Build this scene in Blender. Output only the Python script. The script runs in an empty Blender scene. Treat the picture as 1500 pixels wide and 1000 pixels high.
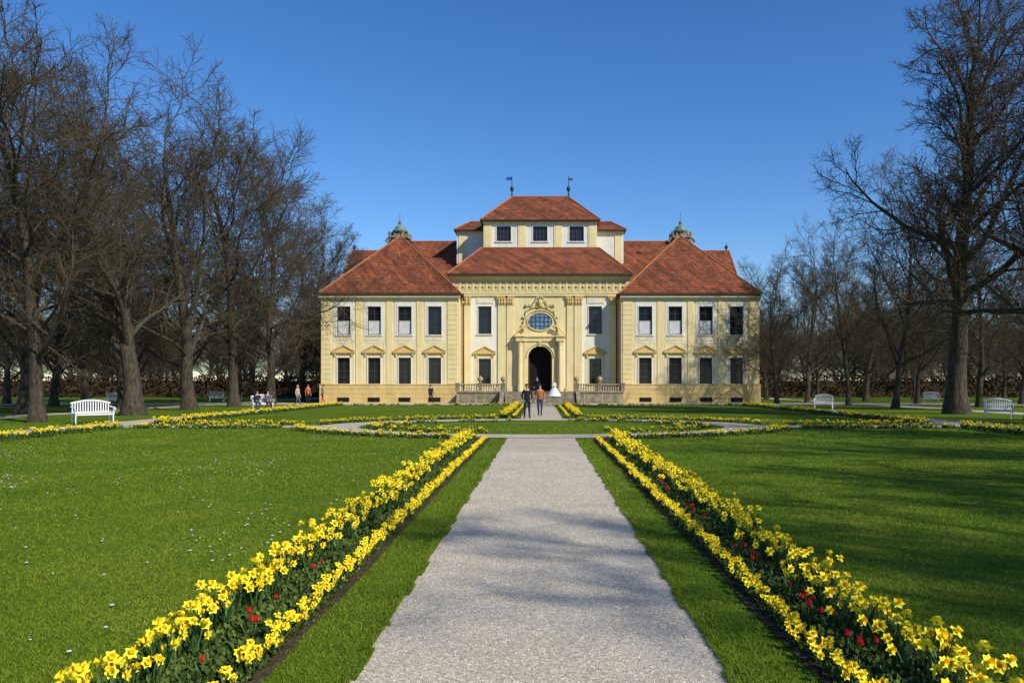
import bpy, math, random
import numpy as np
from mathutils import Vector, Matrix, Euler
random.seed(7)
F=1167.0; HC=1.7; CXP=793.0; CYP=563.0
def PXX(px,Y): return (px-CXP)*Y/F
def PZ(py,Y): return HC+(CYP-py)*Y/F
scene=bpy.context.scene
COL=scene.collection
# ---------------------------------------------------------------- materials
def newmat(name):
    m=bpy.data.materials.new(name); m.use_nodes=True
    nt=m.node_tree; b=nt.nodes['Principled BSDF']
    return m,nt,b
def N(nt,t,**k):
    n=nt.nodes.new(t)
    for a,v in k.items(): setattr(n,a,v)
    return n
def ramp(nt,stops):
    r=nt.nodes.new('ShaderNodeValToRGB'); e=r.color_ramp.elements
    e[0].position=stops[0][0]; e[0].color=(*stops[0][1],1)
    e[1].position=stops[-1][0]; e[1].color=(*stops[-1][1],1)
    for p,c in stops[1:-1]:
        x=e.new(p); x.color=(*c,1)
    return r
def nmat(name,c1,c2,scale=3.0,rough=0.8,bump=0.0,bscale=30.0,detail=6,spec=0.3,island=0.0,streak=None,dist=0.02,grime=0.0):
    m,nt,b=newmat(name); L=nt.links
    tc=N(nt,'ShaderNodeTexCoord'); mp=N(nt,'ShaderNodeMapping')
    if streak: mp.inputs['Scale'].default_value=streak
    L.new(tc.outputs['Object'],mp.inputs['Vector'])
    n=N(nt,'ShaderNodeTexNoise'); n.inputs['Scale'].default_value=scale; n.inputs['Detail'].default_value=detail
    L.new(mp.outputs[0],n.inputs['Vector'])
    r=ramp(nt,[(0.32,c1),(0.68,c2)]); L.new(n.outputs['Fac'],r.inputs[0])
    col=r.outputs[0]
    if grime>0:
        mp2=N(nt,'ShaderNodeMapping'); mp2.inputs['Scale'].default_value=(1.3,1.3,0.22); L.new(tc.outputs['Object'],mp2.inputs['Vector'])
        n4=N(nt,'ShaderNodeTexNoise'); n4.inputs['Scale'].default_value=1.2; n4.inputs['Detail'].default_value=9; n4.inputs['Roughness'].default_value=0.7; L.new(mp2.outputs[0],n4.inputs['Vector'])
        r4=ramp(nt,[(0.33,(1-grime,1-grime,1-grime*0.9)),(0.56,(1,1,1))]); L.new(n4.outputs['Fac'],r4.inputs[0])
        mg=N(nt,'ShaderNodeMix',data_type='RGBA',blend_type='MULTIPLY'); mg.inputs['Factor'].default_value=1
        L.new(col,mg.inputs[6]); L.new(r4.outputs[0],mg.inputs[7]); col=mg.outputs[2]
    if island>0:
        g=N(nt,'ShaderNodeNewGeometry'); h=N(nt,'ShaderNodeHueSaturation')
        mr=N(nt,'ShaderNodeMapRange'); mr.inputs['To Min'].default_value=1-island; mr.inputs['To Max'].default_value=1+island
        L.new(g.outputs['Random Per Island'],mr.inputs['Value']); L.new(mr.outputs[0],h.inputs['Value']); L.new(col,h.inputs['Color']); col=h.outputs[0]
    L.new(col,b.inputs['Base Color'])
    b.inputs['Roughness'].default_value=rough
    b.inputs['Specular IOR Level'].default_value=spec
    if bump>0:
        n2=N(nt,'ShaderNodeTexNoise'); n2.inputs['Scale'].default_value=bscale; n2.inputs['Detail'].default_value=5
        L.new(mp.outputs[0],n2.inputs['Vector'])
        bp=N(nt,'ShaderNodeBump'); bp.inputs['Strength'].default_value=bump; bp.inputs['Distance'].default_value=dist
        L.new(n2.outputs['Fac'],bp.inputs['Height']); L.new(bp.outputs[0],b.inputs['Normal'])
    return m
def tilemat(name):
    m,nt,b=newmat(name); L=nt.links
    tc=N(nt,'ShaderNodeTexCoord'); sx=N(nt,'ShaderNodeSeparateXYZ'); L.new(tc.outputs['Object'],sx.inputs[0])
    ad=N(nt,'ShaderNodeMath',operation='ADD'); L.new(sx.outputs[0],ad.inputs[0]); L.new(sx.outputs[1],ad.inputs[1])
    cb=N(nt,'ShaderNodeCombineXYZ'); L.new(ad.outputs[0],cb.inputs[0]); L.new(sx.outputs[2],cb.inputs[1])
    br=N(nt,'ShaderNodeTexBrick'); L.new(cb.outputs[0],br.inputs['Vector'])
    br.inputs['Scale'].default_value=1.0; br.inputs['Brick Width'].default_value=0.24; br.inputs['Row Height'].default_value=0.22
    br.inputs['Mortar Size'].default_value=0.02; br.inputs['Mortar Smooth'].default_value=0.4; br.inputs['Bias'].default_value=-0.1
    br.inputs['Color1'].default_value=(0.33,0.105,0.044,1); br.inputs['Color2'].default_value=(0.16,0.058,0.032,1); br.inputs['Mortar'].default_value=(0.045,0.02,0.013,1)
    n=N(nt,'ShaderNodeTexNoise'); n.inputs['Scale'].default_value=0.9; n.inputs['Detail'].default_value=8; n.inputs['Roughness'].default_value=0.65
    L.new(tc.outputs['Object'],n.inputs['Vector'])
    r=ramp(nt,[(0.3,(0.60,0.58,0.58)),(0.52,(0.95,0.92,0.9)),(0.75,(1.45,1.25,1.1))]); L.new(n.outputs['Fac'],r.inputs[0])
    mx=N(nt,'ShaderNodeMix',data_type='RGBA',blend_type='MULTIPLY'); mx.inputs['Factor'].default_value=1
    L.new(br.outputs['Color'],mx.inputs[6]); L.new(r.outputs[0],mx.inputs[7])
    mp=N(nt,'ShaderNodeMapping'); mp.inputs['Scale'].default_value=(1.6,0.12,1); L.new(cb.outputs[0],mp.inputs['Vector'])
    n3=N(nt,'ShaderNodeTexNoise'); n3.inputs['Scale'].default_value=1.0; n3.inputs['Detail'].default_value=6; L.new(mp.outputs[0],n3.inputs['Vector'])
    r3=ramp(nt,[(0.35,(0.66,0.65,0.66)),(0.6,(1.08,1.06,1.05))]); L.new(n3.outputs['Fac'],r3.inputs[0])
    m2=N(nt,'ShaderNodeMix',data_type='RGBA',blend_type='MULTIPLY'); m2.inputs['Factor'].default_value=1
    L.new(mx.outputs[2],m2.inputs[6]); L.new(r3.outputs[0],m2.inputs[7])
    L.new(m2.outputs[2],b.inputs['Base Color']); b.inputs['Roughness'].default_value=0.85; b.inputs['Specular IOR Level'].default_value=0.2
    bp=N(nt,'ShaderNodeBump'); bp.inputs['Strength'].default_value=0.6; bp.inputs['Distance'].default_value=0.04; bp.invert=True
    L.new(br.outputs['Fac'],bp.inputs['Height']); L.new(bp.outputs[0],b.inputs['Normal'])
    return m
def gravelmat(name):
    m,nt,b=newmat(name); L=nt.links
    tc=N(nt,'ShaderNodeTexCoord')
    v=N(nt,'ShaderNodeTexVoronoi'); v.inputs['Scale'].default_value=85; L.new(tc.outputs['Object'],v.inputs['Vector'])
    r=ramp(nt,[(0.0,(0.28,0.24,0.18)),(0.35,(0.48,0.42,0.32)),(0.7,(0.59,0.52,0.40)),(1.0,(0.74,0.67,0.54))])
    s=N(nt,'ShaderNodeSeparateColor'); L.new(v.outputs['Color'],s.inputs[0]); L.new(s.outputs[0],r.inputs[0])
    n=N(nt,'ShaderNodeTexNoise'); n.inputs['Scale'].default_value=1.1; n.inputs['Detail'].default_value=9; n.inputs['Roughness'].default_value=0.7; L.new(tc.outputs['Object'],n.inputs['Vector'])
    r2=ramp(nt,[(0.3,(0.80,0.79,0.77)),(0.7,(1.06,1.05,1.03))]); L.new(n.outputs['Fac'],r2.inputs[0])
    mx=N(nt,'ShaderNodeMix',data_type='RGBA',blend_type='MULTIPLY'); mx.inputs['Factor'].default_value=1
    L.new(r.outputs[0],mx.inputs[6]); L.new(r2.outputs[0],mx.inputs[7]); L.new(mx.outputs[2],b.inputs['Base Color'])
    b.inputs['Roughness'].default_value=0.95; b.inputs['Specular IOR Level'].default_value=0.15
    bp=N(nt,'ShaderNodeBump'); bp.inputs['Strength'].default_value=0.6; bp.inputs['Distance'].default_value=0.010; bp.invert=True
    L.new(v.outputs['Distance'],bp.inputs['Height']); L.new(bp.outputs[0],b.inputs['Normal'])
    return m
def lawnmat(name):
    m,nt,b=newmat(name); L=nt.links
    tc=N(nt,'ShaderNodeTexCoord')
    n=N(nt,'ShaderNodeTexNoise'); n.inputs['Scale'].default_value=0.35; n.inputs['Detail'].default_value=10; n.inputs['Roughness'].default_value=0.7; L.new(tc.outputs['Object'],n.inputs['Vector'])
    r=ramp(nt,[(0.3,(0.064,0.114,0.008)),(0.5,(0.096,0.152,0.011)),(0.7,(0.145,0.182,0.021))]); L.new(n.outputs['Fac'],r.inputs[0])
    n2=N(nt,'ShaderNodeTexNoise'); n2.inputs['Scale'].default_value=22; n2.inputs['Detail'].default_value=8; n2.inputs['Roughness'].default_value=0.7; L.new(tc.outputs['Object'],n2.inputs['Vector'])
    r2=ramp(nt,[(0.3,(0.68,0.70,0.65)),(0.7,(1.2,1.18,1.2))]); L.new(n2.outputs['Fac'],r2.inputs[0])
    mx=N(nt,'ShaderNodeMix',data_type='RGBA',blend_type='MULTIPLY'); mx.inputs['Factor'].default_value=1
    L.new(r.outputs[0],mx.inputs[6]); L.new(r2.outputs[0],mx.inputs[7]); L.new(mx.outputs[2],b.inputs['Base Color'])
    b.inputs['Roughness'].default_value=1.0; b.inputs['Specular IOR Level'].default_value=0.05
    bp=N(nt,'ShaderNodeBump'); bp.inputs['Strength'].default_value=0.4; bp.inputs['Distance'].default_value=0.02
    L.new(n2.outputs['Fac'],bp.inputs['Height']); L.new(bp.outputs[0],b.inputs['Normal'])
    return m
M={}
M['yellow']=nmat('yellow_render',(0.74,0.60,0.29),(0.80,0.67,0.36),1.3,0.9,0.15,40,grime=0.14)
M['ochre']=nmat('ochre_render',(0.60,0.43,0.16),(0.68,0.51,0.22),1.6,0.9,0.2,40,grime=0.18)
M['pale']=nmat('pale_grey_render',(0.68,0.66,0.58),(0.75,0.73,0.65),1.2,0.9,0.1,40,grime=0.12)
M['palewhite']=nmat('pale_cream_render',(0.75,0.71,0.57),(0.80,0.77,0.64),1.2,0.9,0.1,40,grime=0.10)
M['stone']=nmat('sandstone',(0.30,0.235,0.145),(0.44,0.355,0.225),3,0.9,0.3,25,grime=0.3)
M['greystone']=nmat('weathered_stone',(0.17,0.145,0.10),(0.34,0.29,0.20),2.5,0.95,0.5,14,grime=0.3)
M['relief']=nmat('painted_relief',(0.42,0.37,0.18),(0.66,0.54,0.26),9,0.9,0.6,16)
M['tile']=tilemat('clay_roof_tiles')
M['ridge']=nmat('ridge_tiles',(0.28,0.10,0.045),(0.42,0.16,0.075),4,0.85,0.4,20)
M['copper']=nmat('verdigris_metal',(0.10,0.15,0.12),(0.20,0.26,0.20),4,0.6,0.2,20)
M['darkmetal']=nmat('dark_metal',(0.02,0.02,0.022),(0.04,0.04,0.04),6,0.45)
M['gutter']=nmat('brown_gutter',(0.06,0.028,0.018),(0.10,0.045,0.028),6,0.5)
M['glass']=nmat('window_glass',(0.008,0.009,0.011),(0.016,0.018,0.022),0.7,0.12,spec=0.45)
M['skyglass']=nmat('glass_painted_sky_reflection',(0.04,0.09,0.17),(0.16,0.26,0.42),1.6,0.08,spec=0.9)  # blue mottling is the sky's reflection painted into the pane colour
M['frame']=nmat('dark_window_frame',(0.045,0.04,0.035),(0.07,0.06,0.05),8,0.6)
M['blind']=nmat('cloth_blind',(0.50,0.50,0.48),(0.62,0.62,0.60),2,0.9)
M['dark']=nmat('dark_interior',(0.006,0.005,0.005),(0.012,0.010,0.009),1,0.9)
M['wood']=nmat('oak_door',(0.035,0.018,0.009),(0.06,0.03,0.014),5,0.6,0.3,30)
M['white']=nmat('white_paint',(0.74,0.74,0.72),(0.80,0.80,0.79),10,0.5,0.1,60)
M['bark']=nmat('grey_bark',(0.028,0.023,0.016),(0.100,0.080,0.054),3.5,0.95,0.9,9,streak=(3,3,0.7),dist=0.06)
M['twig']=nmat('brown_twigs',(0.060,0.046,0.027),(0.110,0.086,0.050),0.5,0.9)
M['lawn']=lawnmat('lawn')
M['blade']=nmat('grass_blades',(0.105,0.172,0.010),(0.190,0.245,0.022),0.45,0.75,spec=0.12,island=0.28)
M['gravel']=gravelmat('gravel')
M['pebble']=nmat('pebbles',(0.46,0.405,0.315),(0.66,0.59,0.47),40,0.9,island=0.45,spec=0.2)
M['soil']=nmat('bed_soil',(0.04,0.03,0.019),(0.10,0.072,0.045),14,1.0,0.9,30,spec=0.05)
M['leaf']=nmat('daffodil_leaves',(0.040,0.090,0.018),(0.080,0.150,0.034),5,0.6,island=0.35)
M['bedleaf']=nmat('bedding_leaves',(0.042,0.075,0.011),(0.090,0.140,0.022),4,0.8,island=0.45)
M['petal']=nmat('yellow_petals',(0.92,0.76,0.018),(0.94,0.83,0.05),12,0.6,island=0.14)
M['trumpet']=nmat('golden_trumpet',(0.90,0.58,0.006),(0.92,0.67,0.012),12,0.6,island=0.10)
M['red']=nmat('red_petals',(0.46,0.010,0.01),(0.60,0.02,0.015),10,0.5)
M['daisy']=nmat('daisy_petals',(0.72,0.72,0.70),(0.82,0.82,0.80),10,0.7)
M['hedge']=nmat('beech_hedge_leaves',(0.030,0.021,0.012),(0.085,0.058,0.034),0.6,0.95,island=0.4,spec=0.05)
M['skin']=nmat('skin',(0.50,0.29,0.20),(0.56,0.34,0.24),6,0.6)
def cloth(name,c):
    return nmat(name,tuple(x*0.85 for x in c),tuple(min(1,x*1.15) for x in c),9,0.9,0.3,30)
M['black']=cloth('black_cloth',(0.012,0.012,0.015)); M['navy']=cloth('navy_cloth',(0.015,0.02,0.04))
M['jeans']=cloth('denim',(0.035,0.05,0.10)); M['orange']=cloth('orange_cloth',(0.42,0.13,0.045))
M['beige']=cloth('beige_cloth',(0.45,0.36,0.25)); M['redcloth']=cloth('red_cloth',(0.45,0.03,0.03))
M['dress']=cloth('white_satin',(0.68,0.68,0.68)); M['greycloth']=cloth('grey_cloth',(0.10,0.10,0.11))
M['hairdark']=nmat('dark_hair',(0.015,0.01,0.007),(0.03,0.02,0.012),30,0.6); M['hairblond']=nmat('blond_hair',(0.30,0.19,0.08),(0.4,0.27,0.12),30,0.6)
M['shoe']=nmat('dark_leather',(0.012,0.01,0.01),(0.03,0.02,0.02),9,0.5)
M['blueflag']=cloth('blue_flag',(0.03,0.08,0.4))
# ---------------------------------------------------------------- mesh helpers
class MB:
    def __init__(s): s.v=[];s.f=[];s.m=[]
    def add(s,vs,fs,mi=0):
        o=len(s.v); s.v+= [tuple(p) for p in vs]
        for f in fs: s.f.append(tuple(i+o for i in f)); s.m.append(mi)
    def box(s,x0,x1,y0,y1,z0,z1,mi=0):
        s.add([(x0,y0,z0),(x1,y0,z0),(x1,y1,z0),(x0,y1,z0),(x0,y0,z1),(x1,y0,z1),(x1,y1,z1),(x0,y1,z1)],
              [(0,3,2,1),(4,5,6,7),(0,1,5,4),(1,2,6,5),(2,3,7,6),(3,0,4,7)],mi)
    def prism_xz(s,poly,y0,y1,mi=0):
        n=len(poly)
        vs=[(x,y0,z) for x,z in poly]+[(x,y1,z) for x,z in poly]
        fs=[tuple(range(n)),tuple(range(2*n-1,n-1,-1))]+[((i+1)%n,i,i+n,(i+1)%n+n) for i in range(n)]
        s.add(vs,fs,mi)
    def prism_yz(s,poly,x0,x1,mi=0):
        n=len(poly)
        vs=[(x0,y,z) for y,z in poly]+[(x1,y,z) for y,z in poly]
        fs=[tuple(range(n)),tuple(range(2*n-1,n-1,-1))]+[((i+1)%n,i,i+n,(i+1)%n+n) for i in range(n)]
        s.add(vs,fs,mi)
    def lathe(s,prof,c=(0,0,0),n=12,mi=0):
        vs=[];fs=[]
        for r,z in prof:
            for k in range(n):
                a=2*math.pi*k/n; vs.append((c[0]+r*math.cos(a),c[1]+r*math.sin(a),c[2]+z))
        for j in range(len(prof)-1):
            for k in range(n):
                a=j*n+k;b=j*n+(k+1)%n; fs.append((a,b,b+n,a+n))
        fs.append(tuple(range(n-1,-1,-1))); fs.append(tuple((len(prof)-1)*n+k for k in range(n)))
        s.add(vs,fs,mi)
    def tube(s,pts,rad,n=6,mi=0,sq=(1,1)):
        pts=[Vector(p) for p in pts]; vs=[];fs=[]
        if not hasattr(rad,'__len__'): rad=[rad]*len(pts)
        for i,p in enumerate(pts):
            t=(pts[min(i+1,len(pts)-1)]-pts[max(i-1,0)]).normalized()
            ref=Vector((0,1,0)) if abs(t.y)<0.9 else Vector((1,0,0))
            u=t.cross(ref).normalized(); w=t.cross(u)
            for k in range(n):
                a=2*math.pi*(k+.5)/n; vs.append(p+u*(rad[i]*math.cos(a)*sq[0])+w*(rad[i]*math.sin(a)*sq[1]))
        for j in range(len(pts)-1):
            for k in range(n):
                a=j*n+k;b=j*n+(k+1)%n; fs.append((a,b,b+n,a+n))
        fs.append(tuple(range(n-1,-1,-1))); fs.append(tuple((len(pts)-1)*n+k for k in range(n)))
        s.add(vs,fs,mi)
    def wall(s,x0,x1,z0,z1,y,holes,rev=0.3,mi=0,rmi=None):
        xs=sorted(set([x0,x1]+[h[0] for h in holes]+[h[1] for h in holes])); zs=sorted(set([z0,z1]+[h[2] for h in holes]+[h[3] for h in holes]))
        for i in range(len(xs)-1):
            for j in range(len(zs)-1):
                cx=(xs[i]+xs[i+1])/2; cz=(zs[j]+zs[j+1])/2
                if any(h[0]<cx<h[1] and h[2]<cz<h[3] for h in holes): continue
                s.add([(xs[i],y,zs[j]),(xs[i+1],y,zs[j]),(xs[i+1],y,zs[j+1]),(xs[i],y,zs[j+1])],[(0,1,2,3)],mi)
        rm=mi if rmi is None else rmi
        for a,b,c,d in holes:
            Y=y+rev
            s.add([(a,y,c),(b,y,c),(b,Y,c),(a,Y,c)],[(0,1,2,3)],rm); s.add([(a,y,d),(b,y,d),(b,Y,d),(a,Y,d)],[(3,2,1,0)],rm)
            s.add([(a,y,c),(a,y,d),(a,Y,d),(a,Y,c)],[(3,2,1,0)],rm); s.add([(b,y,c),(b,y,d),(b,Y,d),(b,Y,c)],[(0,1,2,3)],rm)
    def ringbox(s,x0,x1,z0,z1,hx0,hx1,hz0,hz1,y0,y1,mi=0):
        s.box(x0,hx0,y0,y1,z0,z1,mi); s.box(hx1,x1,y0,y1,z0,z1,mi)
        if hz0>z0+1e-4: s.box(hx0,hx1,y0,y1,z0,hz0,mi)
        if z1>hz1+1e-4: s.box(hx0,hx1,y0,y1,hz1,z1,mi)
    def mesh(s,name,mats,smooth=False):
        me=bpy.data.meshes.new(name); me.from_pydata(s.v,[],s.f)
        for k in mats: me.materials.append(M[k])
        me.polygons.foreach_set('material_index',s.m)
        if smooth: me.polygons.foreach_set('use_smooth',[True]*len(s.f))
        me.update(); return me
def link(ob,parent=None,loc=None,rot=None,scale=None):
    COL.objects.link(ob)
    if parent is not None: ob.parent=parent
    if loc is not None: ob.location=loc
    if rot is not None: ob.rotation_euler=rot
    if scale is not None: ob.scale=scale
    return ob
def obj(name,me,parent=None,loc=None,rot=None,scale=None): return link(bpy.data.objects.new(name,me),parent,loc,rot,scale)
def empty(name,loc=(0,0,0),rot=None,scale=None,parent=None):
    e=bpy.data.objects.new(name,None); e.empty_display_size=0.3; return link(e,parent,loc,rot,scale)
def tag(o,label,cat,group=None,kind=None):
    o['label']=label; o['category']=cat
    if group: o['group']=group
    if kind: o['kind']=kind
def npmesh(name,V,Fc,mats,mi=None,smooth=False):
    V=np.asarray(V,dtype=np.float32).reshape(-1,3); Fc=np.asarray(Fc,dtype=np.int32); nf,k=Fc.shape
    me=bpy.data.meshes.new(name); me.vertices.add(len(V)); me.vertices.foreach_set('co',V.ravel())
    me.loops.add(nf*k); me.loops.foreach_set('vertex_index',Fc.ravel())
    me.polygons.add(nf); me.polygons.foreach_set('loop_start',np.arange(0,nf*k,k,dtype=np.int32))
    if mi is not None: me.polygons.foreach_set('material_index',np.asarray(mi,dtype=np.int32))
    if smooth: me.polygons.foreach_set('use_smooth',np.ones(nf,dtype=bool))
    for m in mats: me.materials.append(M[m])
    me.update(calc_edges=True); return me
def scatter(V,Fc,mi,R,S,T):
    V=np.asarray(V); B=len(T)
    S=np.asarray(S)
    if S.ndim==1: S=S[:,None].repeat(3,1)
    P=np.einsum('bij,bnj->bni',R,V[None]*S[:,None,:])+T[:,None,:]
    F2=(np.asarray(Fc)[None]+(np.arange(B)*len(V))[:,None,None]).reshape(-1,len(Fc[0]))
    return P.reshape(-1,3),F2,np.tile(np.asarray(mi),B)
def rotz(a):
    c,s=np.cos(a),np.sin(a); z=np.zeros_like(a); o=np.ones_like(a)
    return np.stack([np.stack([c,-s,z],-1),np.stack([s,c,z],-1),np.stack([z,z,o],-1)],-2)
def rotx(a):
    c,s=np.cos(a),np.sin(a); z=np.zeros_like(a); o=np.ones_like(a)
    return np.stack([np.stack([o,z,z],-1),np.stack([z,c,-s],-1),np.stack([z,s,c],-1)],-2)
# ---------------------------------------------------------------- world, sun, camera
SD=Vector((0.76,-0.65,0)).normalized(); EL=math.radians(38)
sdir=Vector((SD.x*math.cos(EL),SD.y*math.cos(EL),math.sin(EL)))
w=bpy.data.worlds.new("World"); scene.world=w; w.use_nodes=True
nt=w.node_tree; bg=nt.nodes['Background']; sk=nt.nodes.new('ShaderNodeTexSky'); sk.sky_type='NISHITA'; sk.sun_disc=False
sk.sun_elevation=EL; sk.sun_rotation=math.atan2(SD.x,SD.y); sk.air_density=1.0; sk.dust_density=0.0; sk.ozone_density=4.0; sk.altitude=300
hs=nt.nodes.new('ShaderNodeHueSaturation'); hs.inputs['Saturation'].default_value=1.25; hs.inputs['Hue'].default_value=0.508; hs.inputs['Value'].default_value=1.0
nt.links.new(sk.outputs[0],hs.inputs['Color']); nt.links.new(hs.outputs[0],bg.inputs[0]); bg.inputs[1].default_value=0.148
sl=bpy.data.lights.new('sun','SUN'); sl.energy=5.0; sl.angle=math.radians(0.53); sl.color=(1.0,0.945,0.835)
so=bpy.data.objects.new('sun',sl); COL.objects.link(so); so.rotation_euler=sdir.to_track_quat('Z','Y').to_euler()
cd=bpy.data.cameras.new('camera'); cam=bpy.data.objects.new('camera',cd); COL.objects.link(cam)
cam.location=(0,0,HC); cam.rotation_euler=(math.radians(90),0,0); cd.sensor_width=36; cd.lens=28.0
cd.shift_x=(750-CXP)/1500; cd.shift_y=(CYP-500)/1500; cd.clip_end=5000; cd.clip_start=0.05
scene.camera=cam
scene.view_settings.view_transform='Standard'; scene.view_settings.look='None'; scene.view_settings.exposure=0
# ---------------------------------------------------------------- ground
def sheet(name,poly,z,mat,kind='structure'):
    me=bpy.data.meshes.new(name); me.from_pydata([(x,y,z) for x,y in poly],[],[tuple(range(len(poly)))]); me.materials.append(M[mat])
    o=obj(name,me); o['kind']=kind; o['label']={'lawn':'short mown green lawn','gravel':'pale grey gravel walk between lawns'}.get(mat,name.replace('_',' ')); o['category']='ground' if mat=='lawn' else 'path'; return o
g=sheet('ground',[(-2500,-300),(2500,-300),(2500,3500),(-2500,3500)],0,'lawn')
RC=32.2; IRX,IRY=7.3,5.3; ORX,ORY=9.1,7.0
def wob(n,a,rs):
    r=np.random.default_rng(rs); x=r.normal(size=n+8); k=np.array([1,2,3,2,1])/9; return np.convolve(x,k,'same')[:n]*a
ys=np.arange(-6,25.6,0.15); n=len(ys); wl=wob(n,0.025,1); wr=wob(n,0.025,2)
sheet('gravel_path',[(-1.11+wl[i],ys[i]) for i in range(n)]+[(1.11+wr[i],ys[i]) for i in range(n-1,-1,-1)],0.006,'gravel')
sheet('gravel_path',[(-1.05,38.9),(1.05,38.9),(1.05,66.2),(-1.05,66.2)],0.006,'gravel')
for sgn in (-1,1):
    sheet('gravel_path',[(sgn*8.8,RC-.8),(sgn*17.3,RC-.8),(sgn*17.3,RC+.8),(sgn*8.8,RC+.8)],0.006,'gravel')
    sheet('gravel_path',[(sgn*17.2,-20),(sgn*19.2,-20),(sgn*19.2,66.3),(sgn*17.2,66.3)],0.010,'gravel')
    sheet('gravel_path',[(sgn*27.0,-20),(sgn*29.0,-20),(sgn*29.0,130),(sgn*27.0,130)],0.010,'gravel')
sheet('gravel_path',[(-60,66),(60,66),(60,72.9),(-60,72.9)],0.014,'gravel')
mb=MB(); K=96
vs=[];fs=[]
for k in range(K):
    a=2*math.pi*k/K; vs.append((IRX*math.cos(a),RC+IRY*math.sin(a),0.018)); vs.append((ORX*math.cos(a),RC+ORY*math.sin(a),0.018))
for k in range(K):
    a=2*k;b=2*((k+1)%K); fs.append((a,a+1,b+1,b))
mb.add(vs,fs); o=obj('gravel_path',mb.mesh('ring_path',['gravel'])); o['kind']='structure'; o['label']='oval gravel walk around the flower lawn'; o['category']='path'
# ---------------------------------------------------------------- grass blades
def in_gravel(x,y):
    ax=np.abs(x)
    p=(ax<1.10)&(y<25.6)
    e1=(x/ORX)**2+((y-RC)/ORY)**2<1; e2=(x/IRX)**2+((y-RC)/IRY)**2<1
    bed=(ax>1.62)&(ax<2.40)&(y<24.6)
    s=(ax>17.2)&(ax<19.2)
    c=(ax>9)&(ax<17.2)&(np.abs(y-RC)<.8)
    return p|(e1&~e2)|bed|s|c
r=np.random.default_rng(3); NB=420000
u=r.random(NB); y=3.6*(34/3.6)**u; x=(r.random(NB)*1.50-0.76)*y*1.0
keep=(~in_gravel(x+r.normal(0,0.015,NB),y)); x=x[keep]; y=y[keep]; nb=len(x)
hh=(0.010+0.013*r.random(nb))*(1+0.012*y); ww=0.0014+0.00038*y*(0.7+0.6*r.random(nb))
tuft=0.75+0.5*(np.sin(x*3.1+np.sin(y*2.3)*2)*np.sin(y*2.7+np.sin(x*1.7)*2)*0.5+0.5); hh*=tuft
a=r.random(nb)*6.283; lean=(0.4+1.4*r.random(nb))*hh; la=r.random(nb)*6.283
V=np.zeros((nb,3,3)); V[:,0]=np.stack([x-np.cos(a)*ww,y-np.sin(a)*ww,np.zeros(nb)],1); V[:,1]=np.stack([x+np.cos(a)*ww,y+np.sin(a)*ww,np.zeros(nb)],1)
V[:,2]=np.stack([x+np.cos(la)*lean,y+np.sin(la)*lean,hh],1)
o=obj('grass',npmesh('grass',V,np.arange(nb*3).reshape(-1,3),['blade'])); tag(o,'short green grass blades of the lawn','grass',kind='stuff')
ne=30000; yy=3.6*(25/3.6)**r.random(ne); sg=np.where(r.random(ne)<.5,-1,1); xx=sg*(1.10+np.abs(r.normal(0,0.03,ne))-0.03*(np.sin(yy*5.1+sg)*np.sin(yy*2.3)>0.2))
hh=0.022+0.028*r.random(ne); ww=0.002+0.0004*yy; a=r.random(ne)*6.283; V=np.zeros((ne,3,3))
V[:,0]=np.stack([xx-np.cos(a)*ww,yy-np.sin(a)*ww,0*xx],1); V[:,1]=np.stack([xx+np.cos(a)*ww,yy+np.sin(a)*ww,0*xx],1)
V[:,2]=np.stack([xx-sg*0.035*r.random(ne),yy+r.normal(0,0.02,ne),hh],1)
o=obj('edge_grass',npmesh('edge_grass',V,np.arange(ne*3).reshape(-1,3),['blade'])); tag(o,'ragged grass along the gravel edge','grass',kind='stuff')
npb=60000; yy=3.6*(20/3.6)**(r.random(npb)); xx=(r.random(npb)*2-1)*1.13
pv=np.array([(1,0,0),(0,1,0),(-1,0,0),(0,-1,0),(0,0,.7)]); pf=[(0,1,4),(1,2,4),(2,3,4),(3,0,4)]
sc=(0.003+0.005*r.random(npb)**2)*(1+0.04*yy)
P,Fc,mi=scatter(pv,pf,[0]*4,rotz(r.random(npb)*6.28),np.stack([sc*1.2,sc,sc],1),np.stack([xx,yy,np.full(npb,0.005)],1))
o=obj('gravel_stones',npmesh('gravel_stones',P,Fc,['pebble'])); tag(o,'loose pale gravel stones on the walk','gravel',kind='stuff')
nd=900; yy=np.clip(r.normal(15,5,nd),5,28); xx=-2.7-r.random(nd)**0.7*(yy*0.68-2.6).clip(0.2)
m2=(np.sin(xx*0.9+1)*np.sin(yy*0.6+xx*.3)>0.35)|(r.random(nd)<0.12); xx=xx[m2];yy=yy[m2]; nd=len(xx)
dv=[(0,0,0.006)]+[(math.cos(k*math.pi/4),math.sin(k*math.pi/4),0) for k in range(8)]; df=[(0,1+k,1+(k+1)%8) for k in range(8)]
P,Fc,mi=scatter(np.array(dv),df,[0]*8,rotz(r.random(nd)*6.28),np.stack([np.full(nd,.008)+.012*r.random(nd)]*2+[np.ones(nd)],1),np.stack([xx,yy,np.full(nd,0.03)],1))
o=obj('daisies',npmesh('daisies',P,Fc,['daisy'])); tag(o,'tiny white daisies scattered in the lawn','flowers',kind='stuff')
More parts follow.
